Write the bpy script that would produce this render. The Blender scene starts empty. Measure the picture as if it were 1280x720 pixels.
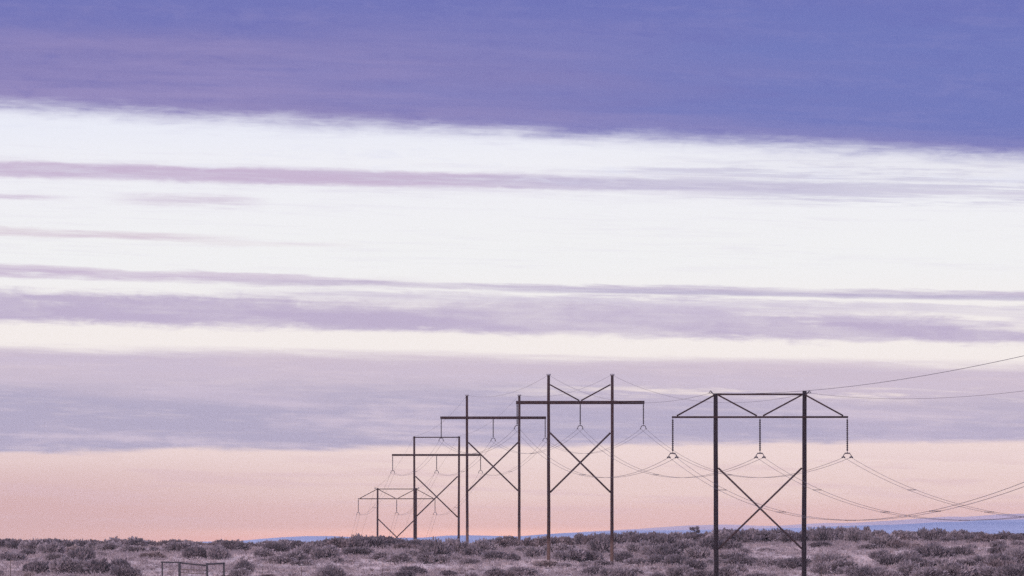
import bpy, bmesh, math, random
import numpy as np
from mathutils import Vector, Matrix, noise as mnoise

rnd = random.Random(7)
sc = bpy.context.scene
COL = sc.collection
PI = math.pi
F = 10000.0          # focal length expressed in the units used to survey the picture
ZC = 12.0            # eye height above datum
HZ = 665.0           # level line

# ------------------------------------------------------------------ basics
def s2l(c):
    return tuple(((v/255.0)/12.92 if v/255.0 <= .04045 else ((v/255.0+.055)/1.055)**2.4) for v in c)

def tag(o, label=None, cat=None, group=None, kind=None):
    if label: o['label'] = label
    if cat: o['category'] = cat
    if group: o['group'] = group
    if kind: o['kind'] = kind
    return o

def empty(name, loc, rz=0.0):
    o = bpy.data.objects.new(name, None)
    COL.objects.link(o); o.location = loc; o.rotation_euler = (0, 0, rz)
    o.empty_display_size = .2
    return o

def link_mesh(name, me, mats, parent=None):
    for m in (mats if isinstance(mats, (list, tuple)) else [mats]):
        me.materials.append(m)
    o = bpy.data.objects.new(name, me)
    COL.objects.link(o)
    if parent is not None: o.parent = parent
    return o

def from_bm(name, bm, mats, parent=None, smooth=True):
    me = bpy.data.meshes.new(name)
    bm.to_mesh(me); bm.free()
    if smooth:
        for p in me.polygons: p.use_smooth = True
    return link_mesh(name, me, mats, parent)

def basis(d):
    d = d.normalized()
    up = Vector((0, 0, 1)) if abs(d.z) < .95 else Vector((0, 1, 0))
    a = d.cross(up).normalized(); b = a.cross(d).normalized()
    return a, b

def tube(bm, pts, radii, seg=8, cap=True):
    pts = [Vector(p) for p in pts]
    if not isinstance(radii, (list, tuple)): radii = [radii]*len(pts)
    rings = []
    for i, p in enumerate(pts):
        d = pts[min(i+1, len(pts)-1)] - pts[max(i-1, 0)]
        a, b = basis(d)
        rings.append([bm.verts.new(p + a*math.cos(2*PI*k/seg)*radii[i] + b*math.sin(2*PI*k/seg)*radii[i]) for k in range(seg)])
    for r0, r1 in zip(rings, rings[1:]):
        for k in range(seg):
            bm.faces.new((r0[k], r0[(k+1) % seg], r1[(k+1) % seg], r1[k]))
    if cap:
        bm.faces.new(rings[0][::-1]); bm.faces.new(rings[-1])

def beam(bm, p0, p1, w, h, bev=.0):
    """rectangular timber from p0 to p1: w = thickness across, h = height."""
    p0, p1 = Vector(p0), Vector(p1)
    a, b = basis(p1 - p0)
    c = min(w, h)*.12
    prof = [(-w/2+c, -h/2), (w/2-c, -h/2), (w/2, -h/2+c), (w/2, h/2-c), (w/2-c, h/2), (-w/2+c, h/2), (-w/2, h/2-c), (-w/2, -h/2+c)]
    r0 = [bm.verts.new(p0 + a*u + b*v) for u, v in prof]
    r1 = [bm.verts.new(p1 + a*u + b*v) for u, v in prof]
    n = len(prof)
    for k in range(n): bm.faces.new((r0[k], r0[(k+1) % n], r1[(k+1) % n], r1[k]))
    bm.faces.new(r0[::-1]); bm.faces.new(r1)

def lathe(bm, prof, origin=(0, 0, 0), seg=12):
    o = Vector(origin); rings = []
    for r, z in prof:
        rings.append([bm.verts.new(o + Vector((r*math.cos(2*PI*k/seg), r*math.sin(2*PI*k/seg), z))) for k in range(seg)])
    for r0, r1 in zip(rings, rings[1:]):
        for k in range(seg): bm.faces.new((r0[k], r0[(k+1) % seg], r1[(k+1) % seg], r1[k]))
    bm.faces.new(rings[0][::-1]); bm.faces.new(rings[-1])

# ------------------------------------------------------------------ node helpers
class E:
    """a float socket with arithmetic"""
    nt = None
    def __init__(s, sock): s.s = sock
    @staticmethod
    def m(op, *args, clamp=False):
        n = E.nt.nodes.new('ShaderNodeMath'); n.operation = op; n.use_clamp = clamp
        for i, a in enumerate(args):
            if isinstance(a, E): E.nt.links.new(a.s, n.inputs[i])
            else: n.inputs[i].default_value = float(a)
        return E(n.outputs[0])
    def __add__(s, o): return E.m('ADD', s, o)
    __radd__ = __add__
    def __sub__(s, o): return E.m('SUBTRACT', s, o)
    def __rsub__(s, o): return E.m('SUBTRACT', o, s)
    def __mul__(s, o): return E.m('MULTIPLY', s, o)
    __rmul__ = __mul__
    def __truediv__(s, o): return E.m('DIVIDE', s, o)
    def __rtruediv__(s, o): return E.m('DIVIDE', o, s)
    def clamp(s, a, b): return E.m('MINIMUM', E.m('MAXIMUM', s, a), b)

def smooth(a, b, x):
    n = E.nt.nodes.new('ShaderNodeMapRange'); n.interpolation_type = 'SMOOTHSTEP'; n.clamp = True
    for i, v in ((0, x), (1, a), (2, b)):
        if isinstance(v, E): E.nt.links.new(v.s, n.inputs[i])
        else: n.inputs[i].default_value = float(v)
    n.inputs[3].default_value = 0; n.inputs[4].default_value = 1
    return E(n.outputs[0])

def comb(x, y, z=0.0):
    n = E.nt.nodes.new('ShaderNodeCombineXYZ')
    for i, v in enumerate((x, y, z)):
        if isinstance(v, E): E.nt.links.new(v.s, n.inputs[i])
        else: n.inputs[i].default_value = float(v)
    return n.outputs[0]

def noise(vec, scale=1.0, detail=4.0, rough=.55, dist=0.0):
    n = E.nt.nodes.new('ShaderNodeTexNoise')
    E.nt.links.new(vec, n.inputs['Vector'])
    n.inputs['Scale'].default_value = scale; n.inputs['Detail'].default_value = detail
    n.inputs['Roughness'].default_value = rough; n.inputs['Distortion'].default_value = dist
    return E(n.outputs['Fac'] if 'Fac' in n.outputs else n.outputs[0])

def mixc(f, a, b):
    n = E.nt.nodes.new('ShaderNodeMix'); n.data_type = 'RGBA'
    if isinstance(f, E): E.nt.links.new(f.s, n.inputs[0])
    else: n.inputs[0].default_value = f
    for i, v in ((6, a), (7, b)):
        if isinstance(v, tuple): n.inputs[i].default_value = (*v[:3], 1)
        else: E.nt.links.new(v, n.inputs[i])
    return n.outputs[2]

def ramp(f, stops):
    n = E.nt.nodes.new('ShaderNodeValToRGB'); cr = n.color_ramp; cr.interpolation = 'EASE'
    while len(cr.elements) < len(stops): cr.elements.new(.5)
    for e, (p, c) in zip(cr.elements, stops):
        e.position = p; e.color = (*c, 1)
    E.nt.links.new(f.s, n.inputs[0])
    return n.outputs[0]

# ------------------------------------------------------------------ sky (world)
SUN_EL, SUN_AZ = math.radians(13), math.radians(205)     # low, soft, behind the viewer's left shoulder
w = bpy.data.worlds.new("World"); sc.world = w; w.use_nodes = True
nt = w.node_tree; nt.nodes.clear(); E.nt = nt
tc = nt.nodes.new('ShaderNodeTexCoord')
sep = nt.nodes.new('ShaderNodeSeparateXYZ'); nt.links.new(tc.outputs['Generated'], sep.inputs[0])
dx, dy, dz = E(sep.outputs[0]), E(sep.outputs[1]), E(sep.outputs[2])
# survey units: 10000 per radian. U grows to the east of the view azimuth, V grows downwards, 665 = level
U = dx*F + 640.0
V = 665.0 - E.m('ARCSINE', dz.clamp(-1, 1))*F
Uc = U.clamp(-1600, 2900)
Vt = V - Uc*.03
def nz(su, sv, seed, det=5, ro=.6, gain=3.2, tilt=Vt, dist=0.0):        # roughly -0.5 .. 0.5 after gain
    return (noise(comb(U/su, tilt/sv, seed), 1, det, ro, dist) - .5)*gain
fibn = nz(210.0, 13.0, 1.3, 6, .62)              # long fibrous streaks
finn = nz(48.0, 4.2, 7.7, 4, .62)                # fine fibres
edgn = nz(85.0, 16.0, 2.9, 5, .6, 3.2, V - Uc*.03, .6)  # torn fringe
bign = nz(430.0, 60.0, 4.1, 4, .5)               # soft large masses
veiln = nz(330.0, 20.0, 11.0, 6, .6)
wisp = nz(105.0, 4.6, 15.0, 6, .68, 3.4, V - Uc*.026, .5) + .5
motn = nz(46.0, 15.0, 21.0, 6, .62, 2.6, V - Uc*.02, .8)     # small billows
fib, fin, big, veil = fibn + .5, finn + .5, bign + .5, veiln + .5

S = s2l
def C(r, g, b): return S((r, g, b))
t = ((V + 100.0)/780.0).clamp(0, 1)
def P(v): return (v+100.0)/780.0
clear = ramp(t, [(0.0, C(214,214,238)), (P(150), C(234,236,247)), (P(215), C(239,239,245)), (P(320), C(240,240,242)),
                 (P(425), C(243,236,234)), (P(560), C(235,214,213)), (P(612), C(229,204,203)),
                 (P(646), C(221,188,190)), (P(657), C(222,185,186)), (P(667), C(240,193,188)), (P(673), C(242,186,182))])
# dustier towards the left near the ground
lft = (1.0 - smooth(-50, 640, U))*smooth(540, 640, V)
clear = mixc(lft*.92, clear, C(209,176,181))
# faint pink veils over the low sky
clear = mixc(smooth(.52, .78, veil)*smooth(545, 600, V)*(1.0 - smooth(640, 668, V))*.35, clear, C(214,186,196))
col = clear

# A: broad lilac bank above the pink horizon band
eT = 433.0 + Uc*.019; eB = 566.0 - Uc*.0135
mA = smooth(eT - 7.0, eT + 11.0, V + fibn*8.0 + finn*2.0)*(1.0 - smooth(eB - 5.0, eB + 4.0, V + edgn*4.0 + bign*6.0 + finn*1.5))
relA = (V - eT)/(eB - eT)
colA = mixc(smooth(.12, .62, relA + bign*.20 + fibn*.10 + motn*.06 - smooth(500, 1250, U)*.20), C(204,190,207), C(177,170,197))
colA = mixc(smooth(.42, .95, veil*.7 + (motn+.5)*.3)*.8, colA, C(205,192,211))
colA = mixc(smooth(.55, 1.0, 1.0 - big)*.35, colA, C(196,184,208))
colA = mixc(smooth(.45, .9, fin*.4 + fib*.6)*.22, colA, C(226,210,218))
brk = smooth(.35, .8, fib*.7+fin*.3)*smooth(560, 820, U)*smooth(472, 486, V - Uc*.006)*(1.0 - smooth(486, 500, V - Uc*.006))
colA = mixc(brk*.85, colA, C(240,226,224))
col = mixc(mA*.97, col, colA)

# B: lilac bank with combed upper edge
bT = 364.0 + Uc*.010 + E.m('MAXIMUM', Uc - 780.0, 0)*.062; bB = 402.0 + Uc*.0225
mB = smooth(bT - 8.0, bT + 16.0, V + fibn*15.0 + finn*4.0 + motn*9.0)*(1.0 - smooth(bB - 7.0, bB + 7.0, V + edgn*7.0 + finn*3.0 + motn*5.0))
mB = mB*(.72 + smooth(.2, .8, big*.6 + fib*.4)*.30)
colB = mixc(smooth(.2, .8, big*.4 + veil*.3 + (motn+.5)*.3), C(207,197,214), C(190,177,205))
col = mixc((mB*.97).clamp(0, 1), col, colB)

# C: thin streaks above bank B
def streak(c0, slope, half, wob, u0, u1, u2, u3, colr, amt, n_=None, rag=.55, core=.2):
    global col
    n_ = n_ or fibn
    d = E.m('ABSOLUTE', V - (Uc*slope + c0) + n_*wob + finn*(wob*.25) + motn*(half*.22))
    m = (1.0 - smooth(half*core, half, d))
    m = m*((1.0 - rag) + rag*smooth(.2, .85, veil*.35 + fib*.25 + wisp*.4))
    if u0 is not None: m = m*smooth(u0, u1, U)
    if u2 is not None: m = m*(1.0 - smooth(u2, u3, U))
    col = mixc(m*amt, col, colr)
streak(339, .0285, 10, 7, None, None, 250, 620, C(196,178,206), .95, None, .4)
streak(333, .034, 5, 6, None, None, 250, 500, C(214,202,218), .8)
streak(347, .0175, 6.0, 6, 180, 480, None, None, C(192,180,206), .95)
streak(352, .0165, 5, 3, 540, 800, None, None, C(182,173,203), .85, veiln, .3)
streak(354, .030, 9, 10, 200, 500, None, None, C(205,196,216), .75)
streak(372, .024, 8, 14, 640, 900, None, None, C(208,198,217), .7, veiln)

# D: the straight mauve streak below the top bank
streak(212, .0240, 13.0 - smooth(480, 1000, U)*5.0, 3.0, None, None, 960, 1190, mixc(smooth(480, 820, U), C(193,171,203), C(180,172,205)), 1.0, None, .14, .4)
streak(205, .031, 8, 8, 250, 560, None, None, C(203,198,219), .8, veiln, .9)
streak(216, .0185, 7, 7, 700, 960, None, None, C(190,186,212), .9, None, 1.0)
streak(192, .026, 6, 6, 640, 820, None, None, C(205,203,224), .85, None, 1.0)
streak(200, .029, 5, 5, 700, 900, None, None, C(198,196,218), .85, None, 1.0)
streak(225, .021, 7, 10, 820, 1000, None, None, C(188,186,212), .9, veiln, 1.0)
streak(198, .022, 9, 9, 760, 980, None, None, C(203,201,221), .85, None, 1.0)
streak(240, .012, 8, 9, 900, 1050, 1180, 1300, C(205,204,222), .7, None, 1.0)
streak(214, .025, 24, 10, None, None, None, None, C(218,213,229), .6, veiln, 1.0)
streak(246, .02, 6, 4, None, None, 20, 110, C(204,188,212), .85)
streak(244, .028, 10, 7, 110, 210, 270, 350, C(210,198,217), .85)
streak(290, .03, 7, 5, None, None, 170, 340, C(210,192,208), .85)
streak(300, .012, 5, 4, 200, 300, 350, 480, C(226,216,224), .6)

vr = smooth(700, 1060, U)*smooth(188, 206, V - (Uc-960.0)*.02)*(1.0 - smooth(232, 256, V))
col = mixc(vr*(.22 + .5*smooth(.35, .9, wisp*.6 + (motn+.5)*.4)), col, C(208,206,224))
# barely-there veils in the bright gap
gv = smooth(.45, 1.0, wisp*.55 + veil*.45)*smooth(150, 190, V - Uc*.04)*(1.0 - smooth(330, 352, V))
col = mixc(gv*.24, col, C(219,213,230))
gl = smooth(.5, 1.0, 1.0 - (fib*.5 + (motn+.5)*.5))*smooth(145, 170, V - Uc*.04)*(1.0 - smooth(205, 235, V - Uc*.02))
col = mixc(gl*.4, col, C(222,224,242))

# E: the heavy violet bank across the top
tE = 137.5 + Uc*.0505
mE = 1.0 - smooth(tE - 20.0, tE + 13.0, V + edgn*6.0 + fibn*5.0 + finn*1.8 + (wisp-.5)*2.5 + motn*5.0)
colE = mixc(smooth(150, 1150, U + bign*420.0 + motn*90.0), C(133,127,183), C(112,121,187))
colE = mixc(smooth(.3, .9, big*.6+fib*.4)*smooth(0, 60, V)*(1.0-smooth(300, 1000, U))*.6, colE, C(150,139,190))
colE = mixc((1.0 - smooth(-10, 75, V + bign*45.0 + motn*10.0))*.8, colE, C(108,115,184))
colE = mixc(smooth(tE - 48.0, tE - 8.0, V + fibn*14.0)*.45, colE, C(154,143,190))
colE = mixc(smooth(.4, 1.0, veil*.6 + (motn+.5)*.4)*.20, colE, C(150,142,194))
colE = mixc(smooth(.5, 1.0, 1.0 - (fib*.4 + (motn+.5)*.6))*.22, colE, C(104,106,178))
col = mixc(mE*.985, col, colE)
# fibres torn from its lower edge
tf = smooth(.42, .95, fin*.35 + wisp*.35 + (edgn + .5)*.3)*smooth(tE - 6.0, tE + 6.0, V)*(1.0 - smooth(tE + 6.0, tE + 26.0, V))
col = mixc(tf*.32, col, C(205,202,226))

# the rest of the dome, far above the picture: broken lilac overcast over a dusk sky
nsky = nt.nodes.new('ShaderNodeTexSky'); nsky.sky_type = 'NISHITA'; nsky.sun_disc = False
nsky.sun_elevation = SUN_EL; nsky.sun_rotation = SUN_AZ
nsky.altitude = 300; nsky.air_density = 1.0; nsky.dust_density = 1.5
ov = nt.nodes.new('ShaderNodeTexNoise'); ov.inputs['Scale'].default_value = 3.2; ov.inputs['Detail'].default_value = 5
nt.links.new(tc.outputs['Generated'], ov.inputs['Vector'])
ovf = E(ov.outputs[0])
hi = smooth(-250, -1500, V)
colUp = mixc(smooth(.38, .62, ovf), (.62,.58,.86), (.95,.88,1.12))
lift = nt.nodes.new('ShaderNodeVectorMath'); lift.operation = 'SCALE'      # overcast: brightest overhead
nt.links.new(colUp, lift.inputs[0]); nt.links.new((dz*1.0 + .70).s, lift.inputs['Scale'])
colUp = lift.outputs[0]
# the air between here and the horizon reddens and dims what lies behind it: the sky itself is stronger low down
HAZE_D, HAZE_L = 2.9e-5, (.43, .435, .63)
elev = E.m('MAXIMUM', (665.0 - V)/F, .00001)
Tr = E.m('EXPONENT', E.m('MINIMUM', 88.0/elev, 34500.0)*(-HAZE_D))
sepc = nt.nodes.new('ShaderNodeSeparateColor'); nt.links.new(col, sepc.inputs[0])
ch = [E.m('MAXIMUM', (E(sepc.outputs[i]) - (1.0 - Tr)*HAZE_L[i])/Tr, .02) for i in range(3)]
cc = nt.nodes.new('ShaderNodeCombineColor')
for i in range(3): nt.links.new(ch[i].s, cc.inputs[i])
col = cc.outputs[0]
col = mixc(hi, col, colUp)
bgC = nt.nodes.new('ShaderNodeBackground'); nt.links.new(col, bgC.inputs[0]); bgC.inputs[1].default_value = 1.0
bgN = nt.nodes.new('ShaderNodeBackground'); nt.links.new(nsky.outputs[0], bgN.inputs[0]); bgN.inputs[1].default_value = .08
mx = nt.nodes.new('ShaderNodeMixShader')
cover = 1.0 - hi*(1.0 - smooth(.34, .5, ovf))*.8
nt.links.new(cover.s, mx.inputs[0]); nt.links.new(bgN.outputs[0], mx.inputs[1]); nt.links.new(bgC.outputs[0], mx.inputs[2])
wo = nt.nodes.new('ShaderNodeOutputWorld'); nt.links.new(mx.outputs[0], wo.inputs[0])

sun = bpy.data.lights.new('sun', 'SUN'); sun.energy = 1.5; sun.angle = math.radians(14); sun.color = (1, .82, .84)
so = bpy.data.objects.new('sun', sun); COL.objects.link(so)
sd = Vector((math.sin(SUN_AZ)*math.cos(SUN_EL), math.cos(SUN_AZ)*math.cos(SUN_EL), math.sin(SUN_EL)))
so.rotation_euler = (-sd).to_track_quat('-Z', 'Y').to_euler()

# ------------------------------------------------------------------ materials
def mat(name, rough=.85):
    m = bpy.data.materials.new(name); m.use_nodes = True
    E.nt = m.node_tree
    b = m.node_tree.nodes['Principled BSDF']; b.inputs['Roughness'].default_value = rough
    b.inputs['Specular IOR Level'].default_value = .25
    return m, b

def objco():
    n = E.nt.nodes.new('ShaderNodeTexCoord'); return n.outputs['Object']
def scaled(v, sx, sy, sz):
    n = E.nt.nodes.new('ShaderNodeMapping'); n.inputs['Scale'].default_value = (sx, sy, sz)
    E.nt.links.new(v, n.inputs['Vector']); return n.outputs[0]
def sepz(v):
    n = E.nt.nodes.new('ShaderNodeSeparateXYZ'); E.nt.links.new(v, n.inputs[0]); return [E(o) for o in n.outputs]
def setc(b, c): E.nt.links.new(c, b.inputs['Base Color'])
def rand():
    n = E.nt.nodes.new('ShaderNodeObjectInfo'); return E(n.outputs['Random'])

def wood(name, c1, c2, base=None):
    m, b = mat(name, .9)
    v = objco()
    g = noise(scaled(v, 9, 9, .35), 1, 5, .6)
    c = mixc(smooth(.3, .7, g), c1, c2)
    if base:                                  # lighter brown towards the butt of the pole
        z = sepz(v)[2]
        n2 = noise(scaled(v, 3, 3, .6), 1, 4, .6)
        c = mixc((1.0 - smooth(3.0, 4.6, z + n2*1.6))*.8, c, base)
    setc(b, c)
    return m
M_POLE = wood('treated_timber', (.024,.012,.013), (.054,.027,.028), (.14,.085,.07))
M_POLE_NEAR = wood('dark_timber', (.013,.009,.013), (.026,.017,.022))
M_ARM = wood('crossarm_timber', (.026,.013,.014), (.050,.026,.027))
M_BRACE = wood('brace_timber', (.034,.020,.022), (.062,.038,.040))
M_FENCE = wood('grey_fence_wood', (.032,.030,.035), (.06,.053,.058))
M_RAIL = wood('weathered_rail', (.10,.075,.06), (.16,.12,.10))
def plain(name, c, rough, metal=0.0):
    m, b = mat(name, rough)
    n = noise(scaled(objco(), 6, 6, 6), 1, 4, .6)
    setc(b, mixc(n, tuple(v*.8 for v in c), tuple(v*1.2 for v in c)))
    b.inputs['Metallic'].default_value = metal
    return m
M_STEEL = plain('galvanised_steel', (.10,.09,.10), .6, .3)
M_GLASS = plain('insulator_glaze', (.035,.026,.032), .3)
M_CAP = plain('zinc_cap', (.30,.29,.31), .5, .3)
M_WIRE = plain('aluminium_wire', (.09,.075,.085), .6, .2)
M_POST = plain('rusty_post_steel', (.10,.07,.06), .8)

def foliage(name, cols):
    m, b = mat(name, .9)
    v = objco()
    n = noise(scaled(v, 1.1, 1.1, 1.1), 1, 3, .6)
    n2 = noise(scaled(v, 9, 9, 9), 1, 2, .6)
    c = mixc(smooth(.34, .66, n), cols[0], cols[1])
    c = mixc(smooth(.5, .75, n2)*.55, c, cols[2])
    c = mixc(rand()*.35, c, cols[3])
    setc(b, c)
    return m
M_SAGE = foliage('sagebrush_grey', [(.185,.152,.165), (.36,.30,.32), (.52,.445,.455), (.20,.165,.19)])
M_DARK = foliage('sagebrush_dark', [(.115,.094,.106), (.24,.197,.215), (.37,.31,.325), (.13,.108,.13)])
M_RUST = foliage('sagebrush_russet', [(.15,.112,.118), (.27,.21,.215), (.37,.30,.305), (.14,.11,.125)])
M_PALE = foliage('rabbitbrush_pale', [(.24,.185,.185), (.38,.305,.30), (.50,.41,.395), (.24,.19,.20)])
M_TWIG = plain('woody_stem', (.06,.045,.045), .9)
M_JUN = foliage('juniper_green', [(.06,.062,.07), (.10,.10,.105), (.14,.135,.14), (.055,.058,.07)])

def grassm():
    m, b = mat('dry_grass_straw', .9)
    g = E.nt.nodes.new('ShaderNodeNewGeometry').outputs['Position']
    n = noise(scaled(g, .05, .02, .05), 1, 4, .55); n2 = noise(scaled(g, 2.5, 2.5, 2.5), 1, 2, .5)
    c = mixc(smooth(.36, .64, n), (.34,.272,.27), (.60,.495,.485))
    c = mixc(smooth(.45, .8, n2)*.5, c, (.26,.205,.21))
    setc(b, c); return m
M_GRASS = grassm()
def groundm():
    m, b = mat('steppe_soil', .95)
    g = E.nt.nodes.new('ShaderNodeNewGeometry').outputs['Position']
    n = noise(scaled(g, .06, .02, .06), 1, 6, .6); n2 = noise(scaled(g, .7, .35, .7), 1, 5, .65)
    c = mixc(smooth(.35, .65, n), (.33,.27,.268), (.50,.415,.405))
    c = mixc(smooth(.48, .66, n2)*.6, c, (.24,.185,.185))
    setc(b, c); return m
M_GROUND = groundm()
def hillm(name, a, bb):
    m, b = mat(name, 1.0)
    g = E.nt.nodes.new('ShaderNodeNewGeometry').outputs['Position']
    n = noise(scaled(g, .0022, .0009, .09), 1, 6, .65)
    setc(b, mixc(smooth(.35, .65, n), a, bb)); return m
M_HILL = hillm('haze_blue_slope', (.12,.185,.37), (.21,.275,.46))  # blue in the base colour stands in for part of the distance haze
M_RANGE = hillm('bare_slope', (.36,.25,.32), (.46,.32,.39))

# ------------------------------------------------------------------ terrain
PD = [-600, 0, 100, 300, 500, 734, 850, 950, 1013, 1080, 1150, 1200, 1270, 1350, 1454, 1667, 1900, 2600, 6000, 60000]
PZ = [-1.7, -1.7, -2.6, -6.2, -9.0, -10.3, -8.3, -5.45, -3.95, -2.75, -2.0, -1.72, -1.95, -3.4, -6.3, -14.3, -34, -58, -60, -60]
def prof(d):
    return sum(np.interp(d+o, PD, PZ) for o in (-36, -18, 0, 18, 36))/5.0 if d > 60 else np.interp(d, PD, PZ)
def win(d, a, b, c, e):
    s = lambda t: max(0, min(1, t))**2*(3-2*max(0, min(1, t)))
    return s((d-a)/(b-a))*(1-s((d-c)/(e-c)))
def ground_z(x, d):
    z = float(prof(d))
    k = win(d, 800, 980, 1450, 1900)
    if k > 0:
        z += k*(1.2/(1+math.exp(-(x-16)/13.0)) - .62)
        z += k*.62*mnoise.noise(Vector((x/34.0, d/62.0, 3.1)))
        z += k*.20*mnoise.noise(Vector((x/8.0, d/16.0, 9.4)))
    z += .35*math.exp(-((x-4.7)**2+((d-1013)/3)**2)/14.0) - .45*math.exp(-((x-12.7)**2+((d-1013)/3)**2)/14.0)
    return z + ZC
def pos_y(x, d, z): return HZ - (z-ZC)*F/d       # where a point sits on the survey
def px_x(x, d): return 640 + x*F/d

def build_ground():
    xs = [-7000, -4000, -2000, -1000, -500, -260, -170] + [-128 + 2.6*i for i in range(100)] + [140, 180, 260, 500, 1000, 2000, 4000, 7000]
    ds = [-400, -100, 0, 50, 100, 150, 200, 300, 400, 500, 600, 650, 700, 740, 780, 810, 840, 860] + [875+2.6*i for i in range(160)] + \
         [1300, 1320, 1340, 1370, 1400, 1430, 1460, 1500, 1560, 1620, 1680, 1760, 1840, 1900, 2000, 2200, 2600, 3500, 6000, 12000, 22000, 34500]
    vs = [(x, d, ground_z(x, d)) for d in ds for x in xs]
    n = len(xs)
    fs = [(j*n+i, j*n+i+1, (j+1)*n+i+1, (j+1)*n+i) for j in range(len(ds)-1) for i in range(n-1)]
    me = bpy.data.meshes.new('ground'); me.from_pydata(vs, [], fs)
    for p in me.polygons: p.use_smooth = True
    o = link_mesh('ground', me, M_GROUND); o['kind'] = 'structure'
build_ground()

def ridge(name, dist, depth, prof_pts, m, seed):
    px = [p[0] for p in prof_pts]; py = [p[1] for p in prof_pts]
    N, K = 240, 22
    vs, fs = [], []
    zb = ZC - 60.5
    for i in range(N+1):
        X = px[0] + (px[-1]-px[0])*i/N
        top = (HZ - np.interp(X, px, py))*dist/F + ZC
        top += 2.0*(dist/15000)*mnoise.fractal(Vector((X/55.0, seed, 0)), .9, 2.0, 5)
        x0 = (X-640)/F
        for k in range(K+1):
            t = k/K
            dd = dist - depth*.5 + depth*t
            s = math.sin(PI*t)**.8 if 0 < t < 1 else 0.0
            s = s*(1 + (.22*mnoise.fractal(Vector((X/70.0, t*4+seed, 2.0)), .9, 2.0, 4) if t < .42 else 0.0)*(1-s))
            vs.append((x0*dist, dd, zb + (top-zb)*min(1, max(0, s))))
    for i in range(N):
        for k in range(K):
            a = i*(K+1)+k
            fs.append((a, a+K+1, a+K+2, a+1))
    me = bpy.data.meshes.new(name); me.from_pydata(vs, [], fs)
    for p in me.polygons: p.use_smooth = True
    o = link_mesh(name, me, m); o['kind'] = 'structure'
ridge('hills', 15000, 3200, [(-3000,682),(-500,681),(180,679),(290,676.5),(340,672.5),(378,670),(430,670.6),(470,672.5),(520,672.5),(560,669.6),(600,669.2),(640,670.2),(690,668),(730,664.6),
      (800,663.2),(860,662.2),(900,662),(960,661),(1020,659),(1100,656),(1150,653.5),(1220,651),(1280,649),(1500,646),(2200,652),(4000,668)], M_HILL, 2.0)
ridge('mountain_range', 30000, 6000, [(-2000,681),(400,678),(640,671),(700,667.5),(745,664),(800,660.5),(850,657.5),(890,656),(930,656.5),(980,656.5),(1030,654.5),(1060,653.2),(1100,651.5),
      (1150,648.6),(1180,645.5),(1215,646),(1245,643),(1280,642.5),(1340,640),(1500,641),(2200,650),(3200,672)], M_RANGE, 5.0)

# ------------------------------------------------------------------ transmission towers
TOWERS = [  # centre, distance, top, arm, insulator end, brace top, brace bottom, base (survey units), style
    dict(cx=950.0, d=734.0,  top=490.0, arm=521.5, ins=571.5, xt=585, xb=686, base=806, style='truss', name='nearest'),
    dict(cx=725.3, d=1013.0, top=469.5, arm=503.2, ins=536.0, xt=541, xb=615.5, base=706, style='vee', name='second'),
    dict(cx=616.5, d=1230.0, top=495.0, arm=522.3, ins=551.0, xt=553, xb=613.5, base=686, style='plain', name='third'),
    dict(cx=545.8, d=1454.0, top=545.5, arm=568.8, ins=591.0, xt=595.5, xb=646.5, base=709, style='tie', name='fourth'),
    dict(cx=496.0, d=1667.0, top=610.0, arm=623.5, ins=643.0, xt=649, xb=694, base=752, style='truss', name='farthest'),
]
LAB = {'nearest': 'nearest and largest pylon, dark twin poles, slim trussed crossarm, long insulators, right of the others',
       'second': 'second pylon from right, thick brown crossarm, V brace between capped pole tops',
       'third': 'middle pylon, thick plain crossarm with no top tie, capped pole tops',
       'fourth': 'fourth pylon from right, thick crossarm with a thin tie joining the pole tops',
       'farthest': 'farthest and smallest pylon, slim trussed crossarm, poles sunk behind the skyline'}
HALF = 4.0
def z_at(y, d): return (HZ - y)*d/F

def pole_mesh(h, r0, r1, seed):
    bm = bmesh.new(); pts = []; rs = []
    n = 14
    for i in range(n+1):
        t = i/n; z = -1.6 + (h+1.6)*t
        pts.append((.035*mnoise.noise(Vector((seed, z*.15, 0))), .035*mnoise.noise(Vector((seed, z*.15, 5))), z))
        rs.append(r0 + (r1-r0)*t)
    tube(bm, pts, rs, 14)
    return bm

def insulator_mesh(L):
    bm = bmesh.new(); p = [(.022, 0)]
    n = max(6, int(L/.20)); st = (L-.25)/n
    z = -.12; p.append((.022, z))
    for k in range(n):
        p += [(.05, z-.01), (.095, z-st*.34), (.088, z-st*.58), (.058, z-st*.66), (.058, z-st)]
        z -= st
    p += [(.022, z-.01), (.022, -L)]
    lathe(bm, p[::-1], seg=12)
    return bm

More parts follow.
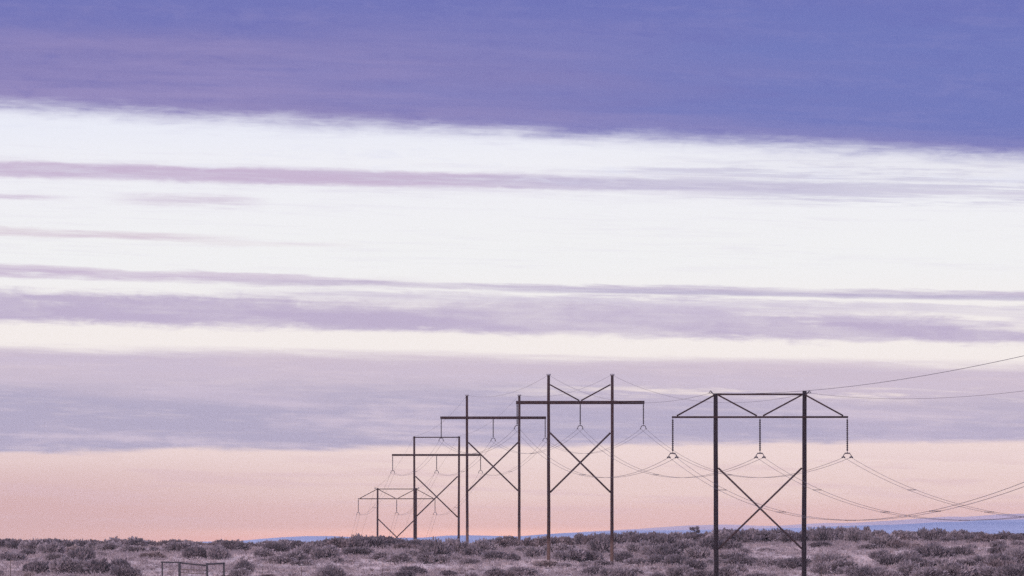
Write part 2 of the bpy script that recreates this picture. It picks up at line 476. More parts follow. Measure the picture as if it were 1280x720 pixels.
for ti, T in enumerate(TOWERS):
    d = T['d']; x = (T['cx']-640)*d/F
    zb = z_at(T['base'], d) + ZC
    T['x'] = x; T['zb'] = zb
    rz = math.radians(-2.5)
    H = lambda y: z_at(y, d) - z_at(T['base'], d)
    root = empty('transmission_tower', (x, d, zb), rz)
    tag(root, LAB[T['name']], 'pylon', 'H-frame pylons of the power line')
    big_r = .215 if T['style'] == 'truss' and ti == 0 else .20
    top, arm, ins = H(T['top']), H(T['arm']), H(T['ins'])
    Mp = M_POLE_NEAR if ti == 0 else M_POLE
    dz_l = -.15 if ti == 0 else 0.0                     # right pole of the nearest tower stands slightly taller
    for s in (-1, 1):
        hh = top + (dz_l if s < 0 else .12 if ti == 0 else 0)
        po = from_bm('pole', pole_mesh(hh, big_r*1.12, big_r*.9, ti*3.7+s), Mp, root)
        po.location = (s*HALF, 0, 0); po.rotation_euler = (0, math.radians(.12*s + .1*math.sin(ti*2.1+s)), 0)
        if T['style'] in ('vee', 'plain'):
            bm = bmesh.new()
            lathe(bm, [(.19, hh), (.27, hh+.02), (.29, hh+.20), (.25, hh+.22), (.22, hh+.08)], seg=12)
            from_bm('pole_cap', bm, M_CAP, po)
    # crossarm
    ends = 2.02*HALF
    if T['style'] == 'truss':
        bm = bmesh.new(); tube(bm, [(-ends, -.34, arm), (ends, -.34, arm)], .095, 10)
        from_bm('crossarm', bm, M_ARM, root)
        bm = bmesh.new(); tube(bm, [(-HALF+.1, -.30, top-.22), (HALF-.1, -.30, top-.22)], .085, 8)
        from_bm('top_tie', bm, M_ARM, root)
        for s in (-1, 1):
            bm = bmesh.new(); tube(bm, [(s*(HALF+.15), -.26, top-.28), (s*(ends-.45), -.30, arm+.12)], .072, 8)
            from_bm('arm_brace', bm, M_ARM, root)
            bm = bmesh.new(); tube(bm, [(s*(HALF-.15), -.26, top-.28), (s*.28, -.30, arm+.12)], .072, 8)
            from_bm('arm_brace', bm, M_ARM, root)
            # ground-wire bracket: short kicked-up arm with a hanging clamp
            bm = bmesh.new()
            tube(bm, [(s*(HALF+.15), -.1, top-.35), (s*(HALF+.55), -.1, top+.12)], .055, 8)
            tube(bm, [(s*(HALF+.55), -.1, top+.12), (s*(HALF+.42), -.1, top-.08)], .03, 6)
            tube(bm, [(s*(HALF+.55), -.1, top+.12), (s*(HALF+.68), -.1, top-.08)], .03, 6)
            tube(bm, [(s*(HALF+.40), -.1, top-.10), (s*(HALF+.70), -.1, top-.10)], .04, 6)
            from_bm('ground_wire_bracket', bm, M_STEEL, root)
    else:
        hgt = .42 if T['style'] != 'tie' else .36
        for s in (-1, 1):
            bm = bmesh.new(); beam(bm, (-ends-.05, s*.30, arm), (ends+.05, s*.30, arm), .15, hgt)
            for k in (-HALF, HALF):
                tube(bm, [(k, s*.36, arm), (k, s*.43, arm)], .06, 8)
            from_bm('crossarm', bm, M_ARM, root)
        if T['style'] == 'vee':
            for s in (-1, 1):
                bm = bmesh.new(); beam(bm, (s*(HALF-.16), 0, top-1.15), (s*.12, 0, arm+.25), .16, .17)
                from_bm('arm_brace', bm, M_ARM, root)
        if T['style'] == 'tie':
            bm = bmesh.new(); tube(bm, [(-HALF-.25, -.28, top-.18), (HALF+.3, -.28, top-.18)], .10, 8)
            from_bm('top_tie', bm, M_ARM, root)
    # cross bracing between the poles
    r = .086 if ti == 0 else .115
    for s, yy in ((-1, -.13), (1, .13)):
        bm = bmesh.new()
        tube(bm, [(s*(HALF-.17), yy, H(T['xt'])), (0, yy, (H(T['xt'])+H(T['xb']))/2), (-s*(HALF-.17), yy, H(T['xb']))], r, 8)
        from_bm('cross_brace', bm, M_BRACE, root)
    bm = bmesh.new(); tube(bm, [(0, -.27, (H(T['xt'])+H(T['xb']))/2), (0, .27, (H(T['xt'])+H(T['xb']))/2)], .09, 8)
    from_bm('brace_bolt', bm, M_STEEL, root)
    # insulator strings with yoke and clamps
    T['ends'] = []
    for s in (-1, 0, 1):
        xo = s*2*HALF
        yo = -.34 if T['style'] == 'truss' else 0.0
        hang = arm - (.08 if T['style'] == 'truss' else .12)
        L = hang - ins - .42
        io = from_bm('insulator', insulator_mesh(L), M_GLASS, root); io.location = (xo, yo, hang)
        bm = bmesh.new()
        if ti == 0:
            beam(bm, (-.24, 0, -L-.07), (.24, 0, -L-.07), .07, .12)
            tube(bm, [(0, 0, -L+.02), (0, 0, -L-.08)], .05, 8)
            for q in (-1, 1): tube(bm, [(q*.22, 0, -L-.08), (q*.36, 0, -L-.28)], .042, 6)
        else:
            tube(bm, [(.31*math.cos(PI*k/10), 0, -L-.30+.30*math.sin(PI*k/10)) for k in range(11)], .055, 8)
        yk = from_bm('yoke', bm, M_STEEL, io)
        for q in (-1, 1):
            bm = bmesh.new()
            zc = -L - .42
            tube(bm, [(q*.34, -.28, zc-.02), (q*.34, -.10, zc+.05), (q*.34, .10, zc+.05), (q*.34, .28, zc-.02)], [.03, .06, .06, .03], 8)
            if ti == 0:
                for e_ in (-1, 1):
                    tube(bm, [(q*.36, 0, zc+.15), (q*.36+e_*.10, 0, zc-.02)], .025, 6)
                    tube(bm, [(q*.36+e_*.10, -.06, zc-.03), (q*.36+e_*.10, .06, zc-.03)], .085, 8)
            else:
                tube(bm, [(q*.33-.05, 0, zc+.10), (q*.36+.02, 0, zc-.06)], .06, 8)
            from_bm('clamp', bm, M_STEEL, io)
        R = Matrix.Rotation(rz, 4, 'Z')
        T['ends'].append(Vector((x, d, zb)) + (R @ Vector((xo, yo, ins-.02))))
    R = Matrix.Rotation(rz, 4, 'Z')
    off = .55 if T['style'] == 'truss' else 0.0
    T['gw'] = [Vector((x, d, zb)) + (R @ Vector((s*(HALF+off), -.1, top - (.1 if off else -.1)))) for s in (-1, 1)]

# ------------------------------------------------------------------ wires
def catenary(a, b, sag, n=40):
    return [a.lerp(b, i/n) - Vector((0, 0, 4*sag*(i/n)*(1-i/n))) for i in range(n+1)]
PH = {0: 'left phase', 1: 'middle phase', 2: 'right phase'}
def bundle(a, b, sag, label, rw, spacers=()):
    root = empty('conductor_bundle', a)
    tag(root, label, 'power line', 'twin conductor bundles of the power line')
    for q in (-1, 1):
        o_ = Vector((q*.33, 0, 0))
        bm = bmesh.new(); tube(bm, [p + o_ - a for p in catenary(a, b, sag)], rw, 6)
        from_bm('conductor', bm, M_WIRE, root)
    for t in spacers:
        p = a.lerp(b, t) - Vector((0, 0, 4*sag*t*(1-t))) - a
        bm = bmesh.new(); tube(bm, [p + Vector((-.37, 0, 0)), p + Vector((.37, 0, 0))], .03, 6)
        for q in (-1, 1): tube(bm, [p + Vector((q*.33, -.12, 0)), p + Vector((q*.33, .12, 0))], .04, 8)
        from_bm('spacer', bm, M_STEEL, root)
def gwire(a, b, sag, label, rw):
    bm = bmesh.new(); tube(bm, [p - a for p in catenary(a, b, sag)], rw, 6)
    o = from_bm('ground_wire', bm, M_WIRE); o.location = a
    tag(o, label, 'wire', 'single ground wires along the pole tops')
SAGS = [(3.7, 2.0), (2.5, 1.2), (2.2, 1.3), (2.4, 1.3)]
RW = [.017, .016, .016, .016]
NM = [T['name'] for T in TOWERS]
for i in range(4):
    A, B = TOWERS[i], TOWERS[i+1]
    for k in range(3):
        bundle(A['ends'][k], B['ends'][k], SAGS[i][0], f"sagging twin cables of the {PH[k]} between the {NM[i]} and {NM[i+1]} pylons", RW[i], (.5,))
    for k in range(2):
        gwire(A['gw'][k], B['gw'][k], SAGS[i][1], f"thin ground wire joining {('left','right')[k]} pole tops of the {NM[i]} and {NM[i+1]} pylons", RW[i]*.8)
# from the nearest tower out of the picture to the right, towards the viewer
T1 = TOWERS[0]
dirn = Vector((17.2, -334, 0))
for k in range(3):
    b = T1['ends'][k] + dirn + Vector((0, 0, -1.5))
    bundle(T1['ends'][k], b, 5.25, f"twin cables of the {PH[k]} dipping from the nearest pylon to the right edge", .0145, (.175, .35, .52, .69, .86))
for k in range(2):
    b = T1['gw'][k] + dirn + Vector((0, 0, -1.4))
    gwire(T1['gw'][k], b, (1.35, 2.1)[k], f"ground wire rising from {('left','right')[k]} pole top of nearest pylon to the right edge", (.017, .013)[k])
# from the farthest tower down behind the skyline
T5 = TOWERS[4]
for k in range(3):
    b = T5['ends'][k] + Vector((-11.0, 213, -20.5))
    bundle(T5['ends'][k], b, 2.2, f"faint twin cables of the {PH[k]} dropping behind the skyline beyond the farthest pylon", .016)
for k in range(2):
    b = T5['gw'][k] + Vector((-11.0, 213, -21))
    gwire(T5['gw'][k], b, 1.2, f"faint ground wire from {('left','right')[k]} pole top of farthest pylon down beyond the skyline", .013)

# ------------------------------------------------------------------ vegetation
def shrub_mesh(name, seed, lobes, blades, mats, upright=.5, leaf=(.20, .42), flat=1.0):
    """unit shrub: about 2 m wide and 1 m tall (radius 1); many narrow leaf sprigs on woody stems."""
    r = random.Random(seed)
    vs, fs, mi = [], [], []
    L = []
    for i in range(lobes):
        a = r.uniform(0, 2*PI); q = math.sqrt(r.random())*.74
        h = (1-q*q*.75)*r.uniform(.62, 1.0)
        L.append((math.cos(a)*q, math.sin(a)*q, h*.64*flat, r.uniform(.18, .36)))
    for (lx, ly, lz, lr) in L:
        # stem
        w_ = .028; b = len(vs)
        for (px_, py_) in ((-w_, 0), (w_, 0)): vs.append((lx*.12+px_, ly*.12+py_, -.08))
        for (px_, py_) in ((w_*.5, 0), (-w_*.5, 0)): vs.append((lx*.9+px_, ly*.9+py_, lz+lr*.4))
        fs.append((b, b+1, b+2, b+3)); mi.append(1)
        for k in range(blades):
            u = Vector((r.gauss(0, 1), r.gauss(0, 1), r.gauss(.25, 1))).normalized()
            rr = lr*(r.random()**.5)
            c = Vector((lx, ly, lz)) + u*rr*Vector((1, 1, .95)).length/1.7
            if c.z < .02: c.z = .02 + r.random()*.10
            out = (Vector((c.x, c.y, c.z*.8)).normalized()*.8 + u*.6 + Vector((0, 0, upright)))
            out = (out + Vector((r.gauss(0, .35), r.gauss(0, .35), r.gauss(0, .25)))).normalized()
            ln = r.uniform(*leaf)*(.52 if r.random() < .97 else .85); wd = ln*r.uniform(.26, .46)
            sd_ = out.cross(Vector((r.gauss(0, 1), r.gauss(0, 1), r.gauss(0, 1)))).normalized()*wd
            b = len(vs)
            tip = c + out*ln
            vs += [tuple(c - sd_*.45), tuple(c + sd_*.45), tuple(c + out*ln*.6 + sd_*.6), tuple(tip), tuple(c + out*ln*.6 - sd_*.6)]
            fs.append((b, b+1, b+2, b+3, b+4)); mi.append(0)
    me = bpy.data.meshes.new(name); me.from_pydata(vs, [], fs)
    for m in mats: me.materials.append(m)
    me.polygons.foreach_set('material_index', mi)
    return me

KINDS = {
    'grey':   [shrub_mesh('sagebrush', 100+i, 15+i*2, 95, [M_SAGE, M_TWIG], .5) for i in range(5)],
    'dark':   [shrub_mesh('sagebrush', 200+i, 14+i*2, 105, [M_DARK, M_TWIG], .6) for i in range(4)],
    'russet': [shrub_mesh('sagebrush', 300+i, 13+i*2, 95, [M_RUST, M_TWIG], .5) for i in range(3)],
    'pale':   [shrub_mesh('sagebrush', 400+i, 16+i*2, 100, [M_PALE, M_TWIG], 1.0, (.22, .5)) for i in range(3)],
}
# where the ground lies on the survey, per x: invert base line -> distance
D_SAMP = [880 + 2.0*i for i in range(186)]
def dist_for(px, by):
    best = None; prev = None
    for d in D_SAMP:
        x = (px-640)*d/F
        y = pos_y(x, d, ground_z(x, d))
        if prev is not None and (prev[1]-by)*(y-by) <= 0:
            t = 0 if prev[1] == y else (prev[1]-by)/(prev[1]-y)
            return prev[0] + (d-prev[0])*t
        prev = (d, y)
    return None

PLACED = []   # px, base y, w px, h px, tone, scale info
def put(px, by, wpx, hpx, tone, d=None, force=False):
    dd = d or dist_for(px, by)
    if dd is None: dd = 1205.0
    x = (px-640)*dd/F
    PLACED.append(dict(px=px, by=by, w=wpx, h=hpx, tone=tone, d=dd, x=x, wm=wpx*dd/F, hm=hpx*dd/F))

# skyline crest, picked from the photograph: x, top, width
def crest_top(px):
    return float(np.interp(px, [0,15,30,60,95,130,150,165,190,215,240,258,280,310,340,370,400,430,470,500,520,545,580,600,630,650,700,720,760,800,860,900,940,1000,1050,1100,1150,1200,1240,1280],
                           [672,674,678,673,674,676,672,672,675,673,677,675,677,678,673,676,676,671,668,672,674,676,677,675,673,672,668,667,665,665,664,662,661,663,657,661,662,663,664,667]))
px = -8.0
while px < 1290:
    wd = rnd.uniform(22, 46)
    top = crest_top(px) + rnd.uniform(-2.5, 1.2)
    d = rnd.uniform(1135, 1205)
    x = (px-640)*d/F
    by = pos_y(x, d, ground_z(x, d))
    h = max(8.5, by - top)
    tone = rnd.choices(['dark', 'grey', 'russet'], [.55, .25, .2])[0]
    put(px, by, wd, h, tone, d)
    px += wd*rnd.uniform(.36, .62)

# picked individually: x, base y, width, height, tone
PICK = [
 (48,717,36,16,'dark'),(84,718,44,22,'grey'),(104,702,34,15,'dark'),(118,719,42,19,'dark'),(150,716,26,15,'dark'),(70,702,30,12,'grey'),(14,700,40,10,'grey'),
 (40,690,34,16,'grey'),(62,695,34,18,'grey'),(20,688,30,15,'dark'),(110,686,36,12,'dark'),(140,688,36,12,'grey'),(168,692,40,12,'grey'),(190,698,30,8,'pale'),
 (228,691,42,14,'grey'),(250,699,34,14,'dark'),(272,699,28,17,'grey'),(292,690,30,16,'dark'),(306,717,22,15,'dark'),(330,697,34,10,'grey'),
 (348,692,28,14,'dark'),(366,703,30,14,'grey'),(384,700,34,20,'grey'),(394,690,22,13,'dark'),(408,700,30,16,'grey'),(425,703,14,5,'dark'),(352,704,28,9,'grey'),(378,706,26,9,'grey'),
 (424,684,34,12,'dark'),(446,683,34,12,'dark'),(470,684,34,14,'dark'),(492,680,30,11,'dark'),(450,695,36,14,'dark'),(480,700,30,10,'grey'),(505,688,26,10,'russet'),(498,704,34,15,'grey'),
 (545,699,30,24,'dark'),(532,704,26,16,'grey'),(550,704,22,12,'grey'),(570,694,28,17,'grey'),(590,696,26,14,'dark'),(604,690,30,14,'grey'),(620,700,28,11,'dark'),(588,705,22,9,'grey'),
 (515,698,28,12,'grey'),(632,684,26,15,'dark'),(656,690,26,10,'grey'),(642,701,20,10,'dark'),(668,697,24,12,'grey'),(622,719,26,9,'dark'),(652,720,34,13,'grey'),(680,708,30,9,'pale'),
 (700,692,32,14,'grey'),(712,702,30,14,'grey'),(735,704,36,16,'dark'),(750,692,26,18,'dark'),(744,719,32,12,'dark'),(765,720,30,10,'grey'),(778,703,26,14,'dark'),(790,693,26,14,'grey'),
 (780,719,34,11,'grey'),(800,706,30,9,'grey'),(812,690,26,13,'grey'),(832,690,34,19,'dark'),(826,706,30,16,'dark'),(846,708,34,16,'dark'),(860,690,34,17,'grey'),(872,700,34,18,'grey'),
 (884,688,26,16,'dark'),(852,722,40,14,'grey'),(878,724,34,14,'dark'),(910,688,30,14,'dark'),(916,703,34,14,'grey'),(926,707,32,12,'dark'),(942,706,26,10,'dark'),(908,722,34,16,'grey'),
 (960,708,32,12,'grey'),(986,712,32,13,'dark'),(1000,710,26,12,'dark'),(945,724,34,10,'grey'),(958,689,18,5,'dark'),(1025,684,26,7,'dark'),(1036,712,34,20,'grey'),(1026,718,22,14,'grey'),
 (1050,716,34,16,'grey'),(1066,718,30,14,'grey'),(1085,686,24,7,'grey'),(1106,685,28,16,'grey'),(1122,686,28,15,'russet'),(1098,700,26,15,'grey'),(1112,708,34,16,'dark'),(1134,704,30,14,'grey'),
 (1164,698,38,18,'dark'),(1150,697,30,12,'dark'),(1145,710,34,14,'dark'),(1172,709,34,12,'grey'),(1135,722,36,16,'grey'),(1160,724,38,16,'grey'),(1190,722,38,17,'grey'),(1214,720,30,12,'grey'),
 (1212,686,16,8,'grey'),(1232,706,34,16,'grey'),(1250,710,34,20,'dark'),(1272,706,30,18,'grey'),(1236,722,40,16,'grey'),(1264,724,38,18,'dark'),(1247,684,20,10,'grey'),(1272,683,24,8,'grey'),
 (1206,708,30,11,'grey'),(1080,724,34,14,'dark'),(1108,724,30,13,'grey'),(1180,680,34,11,'dark'),(1205,678,34,11,'dark'),(1150,676,34,11,'dark'),(1225,680,30,11,'russet'),(1128,676,30,13,'dark'),
 (996,679,40,12,'dark'),(1046,673,58,17,'russet'),(1030,676,40,12,'dark'),(1072,677,36,11,'dark'),(960,677,38,13,'dark'),(935,678,34,14,'dark'),(908,676,30,14,'dark'),(976,676,34,12,'dark'),(1015,677,34,12,'dark'),(1098,677,32,12,'dark'),
]
for (a_, b_, c_, d_, e_) in PICK: put(a_, b_ + .8, c_*1.14*rnd.uniform(.85, 1.2), d_*1.16*rnd.uniform(.85, 1.2), e_)

# the rest of the thicket, kept off the open grassy patches
CLEAR = [(18,709,58,6),(238,714,70,14),(215,705,40,5),(420,714,110,8),(470,712,60,8),(585,713,75,7),(676,705,34,4),(790,711,30,3),(965,686,52,8),(1050,690,62,9),(1196,690,46,5),
         (1240,688,36,3),(545,708,50,4),(650,681,16,4),(705,684,20,3),(806,687,16,4),(475,691,22,3),(1020,702,28,5),(1085,703,14,8),(330,712,60,8),(160,706,30,4),(700,714,22,5),(985,698,40,5),(1130,693,20,5),(185,715,30,6),
         (945,716,26,3),(1005,720,22,3),(820,716,16,3)]
tries = 0
while len(PLACED) < 286 and tries < 30000:
    tries += 1
    px = rnd.uniform(-10, 1290); by = rnd.uniform(679, 727)
    if any(((px-cx)/rx)**2 + ((by-cy)/ry)**2 < 1 for cx, cy, rx, ry in CLEAR): continue
    wd = 13 + 30*rnd.random()**1.7; h = wd*rnd.uniform(.34, .60)
    if any(abs(px-q['px']) < .36*(wd+q['w']) and abs(by-q['by']) < 3.6 for q in PLACED): continue
    tone = rnd.choices(['dark', 'grey', 'russet', 'pale'], [.26, .50, .10, .14])[0]
    put(px, by, wd, h, tone)

ZONES = [(-50,70,'by the left edge'),(70,190,'left of the gate'),(190,300,'behind the gate'),(300,372,'just right of the gate'),(372,445,'left of the farthest pylon'),
         (445,522,'under the farthest pylon'),(522,580,'under the fourth pylon'),(580,655,'under the third pylon'),(655,730,"by second pylon's left pole"),(730,812,"by second pylon's right pole"),
         (812,893,'left of the nearest pylon'),(893,1006,'under the nearest pylon'),(1006,1100,'right of the nearest pylon'),(1100,1190,'below the blue hills'),(1190,1400,'by the right edge')]
def row_of(q):
    top = q['by']-q['h']
    if q['by'] - q['h'] < crest_top(q['px']) + 4: return 'on the skyline'
    if q['by'] < 694: return 'on the upper slope'
    if q['by'] < 711: return 'on the lower slope'
    return 'along the bottom'
ORD = ['first','second','third','fourth','fifth','sixth','seventh','eighth','ninth','tenth','eleventh','twelfth','thirteenth']
cells = {}
for q in PLACED:
    zn = next(z for a, b, z in ZONES if a <= q['px'] < b)
    cells.setdefault((zn, row_of(q)), []).append(q)
for (zn, rw), L in cells.items():
    L.sort(key=lambda q: q['px'])
    for i, q in enumerate(L):
        size = 'broad' if q['w'] > 33 else 'small' if q['w'] < 20 else 'tall' if q['h']/q['w'] > .62 else 'rounded'
        n = len(L)
        if n == 1: o_ = ''
        elif i == 0: o_ = 'leftmost '
        elif i == n-1: o_ = 'rightmost '
        else: o_ = ORD[i] + ' from left '
        q['label'] = f"{size} {q['tone']} sagebrush, {o_}{rw} {zn}"
for q in PLACED:
    me = rnd.choice(KINDS[q['tone']])
    o = bpy.data.objects.new('sagebrush', me); COL.objects.link(o)
    o.location = (q['x'], q['d'], ground_z(q['x'], q['d']) - .04)
    o.rotation_euler = (0, 0, rnd.uniform(0, 2*PI))
    k = rnd.uniform(.92, 1.08)
    o.scale = (q['wm']*.54*k, q['wm']*.54/k, q['hm']*1.02)
    tag(o, q['label'], 'shrub', 'sagebrush scattered over the rise')

# a few upright trees on the far side of the rise
def tree(px, top, wpx, d, label, seed):
    x = (px-640)*d/F; z0 = ground_z(x, d)
    H_ = (HZ-top)*d/F + ZC - z0; W = wpx*d/F
    root = empty('juniper_tree', (x, d, z0)); tag(root, label, 'tree', 'small trees on the skyline')
    bm = bmesh.new(); r = random.Random(seed)
    tube(bm, [(0,0,-.3), (.05,0,H_*.4), (.0,.05,H_*.85)], [.13, .09, .03], 8)
    tips = []
    for k in range(9):
        a = r.uniform(0, 2*PI); zz = H_*r.uniform(.25, .7)
        q_ = r.random(); zz = H_*(.12+.62*q_); e = (math.cos(a)*W*.40, math.sin(a)*W*.40, zz + H_*.08); tips.append(e)
        tube(bm, [(0,0,zz), e], [.05, .015], 6)
    from_bm('trunk', bm, M_TWIG, root)
    vs, fs = [], []
    cl = tips + [(W*.20, 0, H_*.84), (-W*.22, 0, H_*.80), (0, 0, H_*.55), (0, 0, H_*.2), (W*.2,0,H_*.15), (-W*.2,0,H_*.2)]
    for (cx, cy, cz) in cl:
        for k in range(110):
            u = Vector((r.gauss(0,1), r.gauss(0,1), r.gauss(0,1))).normalized()
            c = Vector((cx, cy, cz)) + Vector((u.x*W*.17, u.y*W*.17, u.z*H_*.10))*r.random()**.5
            out = (u*.5 + Vector((0,0,1)) + Vector((r.gauss(0,.3), r.gauss(0,.3), 0))).normalized()
            ln = r.uniform(.12,.3); sd_ = out.cross(Vector((r.gauss(0,1), r.gauss(0,1), .1))).normalized()*ln*.25
            b = len(vs); vs += [tuple(c-sd_), tuple(c+sd_), tuple(c+out*ln)]; fs.append((b, b+1, b+2))
    me = bpy.data.meshes.new('crown'); me.from_pydata(vs, [], fs); link_mesh('crown', me, M_DARK, root)
tree(868, 656.5, 17, 1160, 'bushy little tree with ragged top standing above the scrub left of nearest pylon', 1)
tree(1083, 657.0, 9, 1240, 'small ragged tree standing alone on the skyline right of the nearest pylon', 3)

# dry grass and low scrub: nobody could count it
def grass_patch():
    r = random.Random(21); vs, fs = [], []
    n = 0
    while n < 30000:
        d = r.uniform(905, 1215); x = r.uniform(-.0665, .0665)*d
        dn = mnoise.noise(Vector((x/7.0, d/14.0, 1.0)))
        if dn < -.25 and r.random() < .75: continue
        n += 1
        z = ground_z(x, d) - .02
        h = r.uniform(.14, .40)*(1+.6*dn)
        for k in range(5):
            a = r.uniform(0, 2*PI); ox, oy = r.gauss(0, .16), r.gauss(0, .16)
            lx, ly = r.gauss(0, .14), r.gauss(0, .14); wd = r.uniform(.02, .06)
            ca, sa = math.cos(a)*wd, math.sin(a)*wd
            b = len(vs)
            vs += [(x+ox-ca, d+oy-sa, z), (x+ox+ca, d+oy+sa, z), (x+ox+lx, d+oy+ly, z+h*r.uniform(.7, 1.15))]
            fs.append((b, b+1, b+2))
    me = bpy.data.meshes.new('dry_grass'); me.from_pydata(vs, [], fs)
    tag(link_mesh('dry_grass', me, M_GRASS), 'pale dry bunchgrass growing between the sagebrush', 'grass', kind='stuff')
grass_patch()
def scrub_patch():
    r = random.Random(33); vs, fs, mi = [], [], []
    n = 0
    while n < 15000:
        d = r.uniform(905, 1210); x = r.uniform(-.0665, .0665)*d
        dn = mnoise.noise(Vector((x/16.0, d/40.0, 6.0)))
        if dn < -.05 and r.random() < .35: continue
        n += 1
        z = ground_z(x, d)
        sx, sy = px_x(x, d), pos_y(x, d, z)
        if r.random() < .5 and any(((sx-cx)/rx)**2 + ((sy-cy)/ry)**2 < 1.1 for cx, cy, rx, ry in CLEAR): continue
        R_ = .25 + .95*r.random()**1.5; m_ = r.choice((0, 0, 0, 1, 2))
        for k in range(34):
            u = Vector((r.gauss(0,1), r.gauss(0,1), abs(r.gauss(0,1)))).normalized()
            c = Vector((x, d, z)) + Vector((u.x*R_, u.y*R_, u.z*R_*.62))*r.random()**.5
            out = (u + Vector((r.gauss(0,.3), r.gauss(0,.3), .5))).normalized()
            ln = r.uniform(.12, .28); sd_ = out.cross(Vector((r.gauss(0,1), r.gauss(0,1), .1))).normalized()*ln*.22
            b = len(vs); vs += [tuple(c-sd_), tuple(c+sd_), tuple(c+out*ln)]; fs.append((b, b+1, b+2)); mi.append(m_)
    me = bpy.data.meshes.new('low_scrub'); me.from_pydata(vs, [], fs)
    for m in (M_SAGE, M_PALE, M_RUST): me.materials.append(m)
    me.polygons.foreach_set('material_index', mi)
    o = bpy.data.objects.new('low_scrub', me); COL.objects.link(o)
    tag(o, 'ankle-high scrub and weeds among the dry grass', 'ground cover', kind='stuff')
scrub_patch()

# ------------------------------------------------------------------ wooden gateway and wire fence at the lower left
def gx(px, d): return (px-640)*d/F
DG = 925.0
g0 = ground_z(gx(241, DG), DG)
gate = empty('farm_gate', (gx(241, DG), DG, g0))
tag(gate, 'grey wooden gateway of four posts with top rails and two pole bars, lower left', 'gate')
ztop = lambda y, d=DG: (HZ-y)*d/F + ZC - g0
def gpost(px, ytop, d, r_):
    bm = bmesh.new(); X = gx(px, d) - gx(241, DG)
    tube(bm, [(X, d-DG, ground_z(gx(px, d), d)-g0-.5), (X+.02, d-DG, (ztop(ytop, d))*.5), (X, d-DG, ztop(ytop, d))], [r_*1.08, r_, r_*.95], 10)
    from_bm('post', bm, M_FENCE, gate)
def grail(p0, y0, d0, p1, y1, d1, r_, nm='top_rail', m=None):
    bm = bmesh.new()
    a = Vector((gx(p0, d0)-gx(241, DG), d0-DG, ztop(y0, d0))); b = Vector((gx(p1, d1)-gx(241, DG), d1-DG, ztop(y1, d1)))
    mid = a.lerp(b, .5) - Vector((0, 0, .03))
    tube(bm, [a, mid, b], [r_, r_*.95, r_*.9], 8)
    from_bm(nm, bm, m or M_FENCE, gate)
gpost(203, 702.0, DG+7, .085); gpost(224.5, 702.0, DG, .15); gpost(259, 703.6, DG, .125); gpost(280, 703.0, DG+3, .11)
grail(202, 702.6, DG+7, 225, 702.8, DG, .085)
grail(225, 703.4, DG+.2, 259, 706.8, DG+.2, .09)
grail(258.5, 705.0, DG, 281, 703.8, DG+3, .10)
grail(225, 711.2, DG+.1, 259, 712.8, DG+.1, .045, 'gate_bar', M_RAIL)
grail(225, 715.6, DG+.1, 259, 717.2, DG+.1, .045, 'gate_bar', M_RAIL)

wf = empty('wire_fence', (gx(377, 925), 925, ground_z(gx(377, 925), 925)))
tag(wf, 'low wire fence on thin steel posts running right of the wooden gateway', 'fence')
fx0 = wf.location
tops = []
for px_, yt in ((328, 707.5), (377, 709.5), (427, 711.5), (478, 711.5), (530, 712), (582, 712)):
    d = 925; X = gx(px_, d); zt = (HZ-yt)*d/F + ZC
    bm = bmesh.new(); zz = ground_z(X, d)
    beam(bm, (X-fx0.x, 0, zz-.3-fx0.z), (X-fx0.x, 0, max(zt, zz+1.0)-fx0.z), .06, .05)
    from_bm('fence_post', bm, M_POST, wf); tops.append(Vector((X-fx0.x, 0, max(zt, zz+1.0)-fx0.z)))
for k, dzz in enumerate((.08, .38, .68)):
    bm = bmesh.new(); pts = [Vector((gx(280, DG+3)-fx0.x, DG+3-925, tops[0].z-dzz))] + [p - Vector((0, .04, dzz)) for p in tops]
    tube(bm, pts, .006, 5)
    from_bm('wire_strand', bm, M_WIRE, wf)
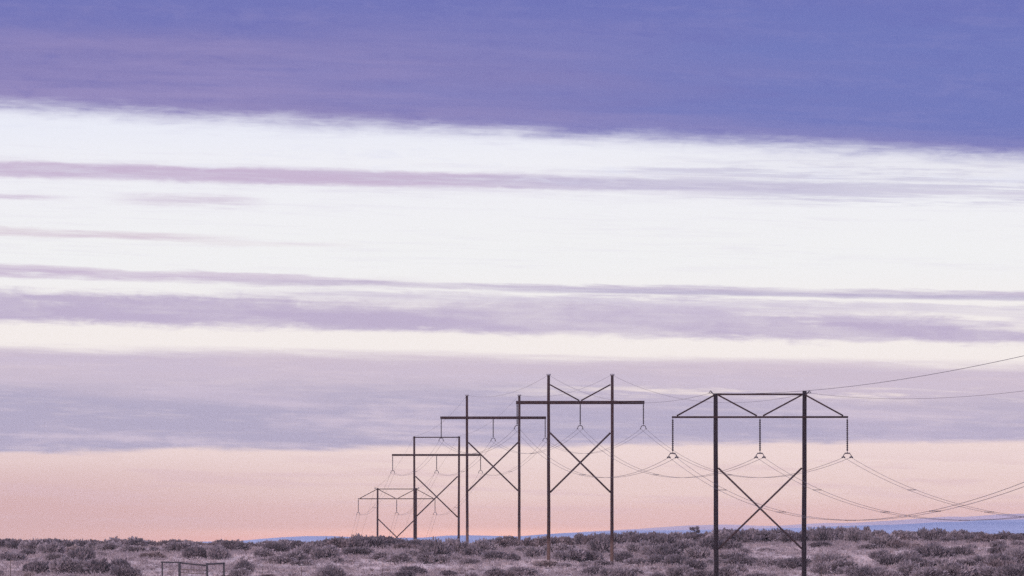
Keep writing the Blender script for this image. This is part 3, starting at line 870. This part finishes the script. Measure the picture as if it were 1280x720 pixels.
def lone(px_, yt, yb, label):
    d = 925; X = gx(px_, d); zz = ground_z(X, d)
    bm = bmesh.new(); beam(bm, (0, 0, -.3), (0, 0, (HZ-yt)*d/F + ZC - zz), .08, .07)
    o = from_bm('fence_post', bm, M_POST); o.location = (X, d, zz); tag(o, label, 'fence post', 'lone thin posts in the grass')
lone(13.5, 700.5, 714, 'thin dark post standing alone in pale grass at far left')
lone(1026.5, 712, 722, 'short dark stake among scrub just right of the nearest pylon')

# ------------------------------------------------------------------ air
bm = bmesh.new(); bmesh.ops.create_cube(bm, size=1)
lo, hi_ = Vector((-7300, -480, ZC-62)), Vector((7300, 35000, 100))
for v in bm.verts:
    v.co = Vector((lo[i] + (v.co[i]+.5)*(hi_[i]-lo[i]) for i in range(3)))
me = bpy.data.meshes.new('haze'); bm.to_mesh(me); bm.free()
hm = bpy.data.materials.new('haze'); hm.use_nodes = True; hn = hm.node_tree; hn.nodes.clear()
pv = hn.nodes.new('ShaderNodeVolumePrincipled'); ho = hn.nodes.new('ShaderNodeOutputMaterial')
pv.inputs['Color'].default_value = (.86, .90, 1.0, 1); pv.inputs['Density'].default_value = HAZE_D; pv.inputs['Anisotropy'].default_value = 0
hn.links.new(pv.outputs[0], ho.inputs['Volume'])
hz = link_mesh('haze', me, hm); hz['kind'] = 'stuff'

# ------------------------------------------------------------------ camera and view
cam = bpy.data.cameras.new('camera'); co = bpy.data.objects.new('camera', cam); COL.objects.link(co)
cam.sensor_width = 36; cam.lens = 36*F/1280; cam.clip_start = .5; cam.clip_end = 120000
co.location = (0, 0, ZC); co.rotation_euler = (PI/2 + math.atan(305/F), 0, 0)
sc.camera = co
sc.view_settings.view_transform = 'Standard'; sc.view_settings.look = 'None'
sc.view_settings.exposure = 0; sc.view_settings.gamma = 1
sc.cycles.volume_bounces = 0; sc.cycles.max_bounces = 5; sc.cycles.diffuse_bounces = 3
sc.cycles.use_denoising = False; sc.cycles.use_adaptive_sampling = False
sc.cycles.filter_width = 1.5
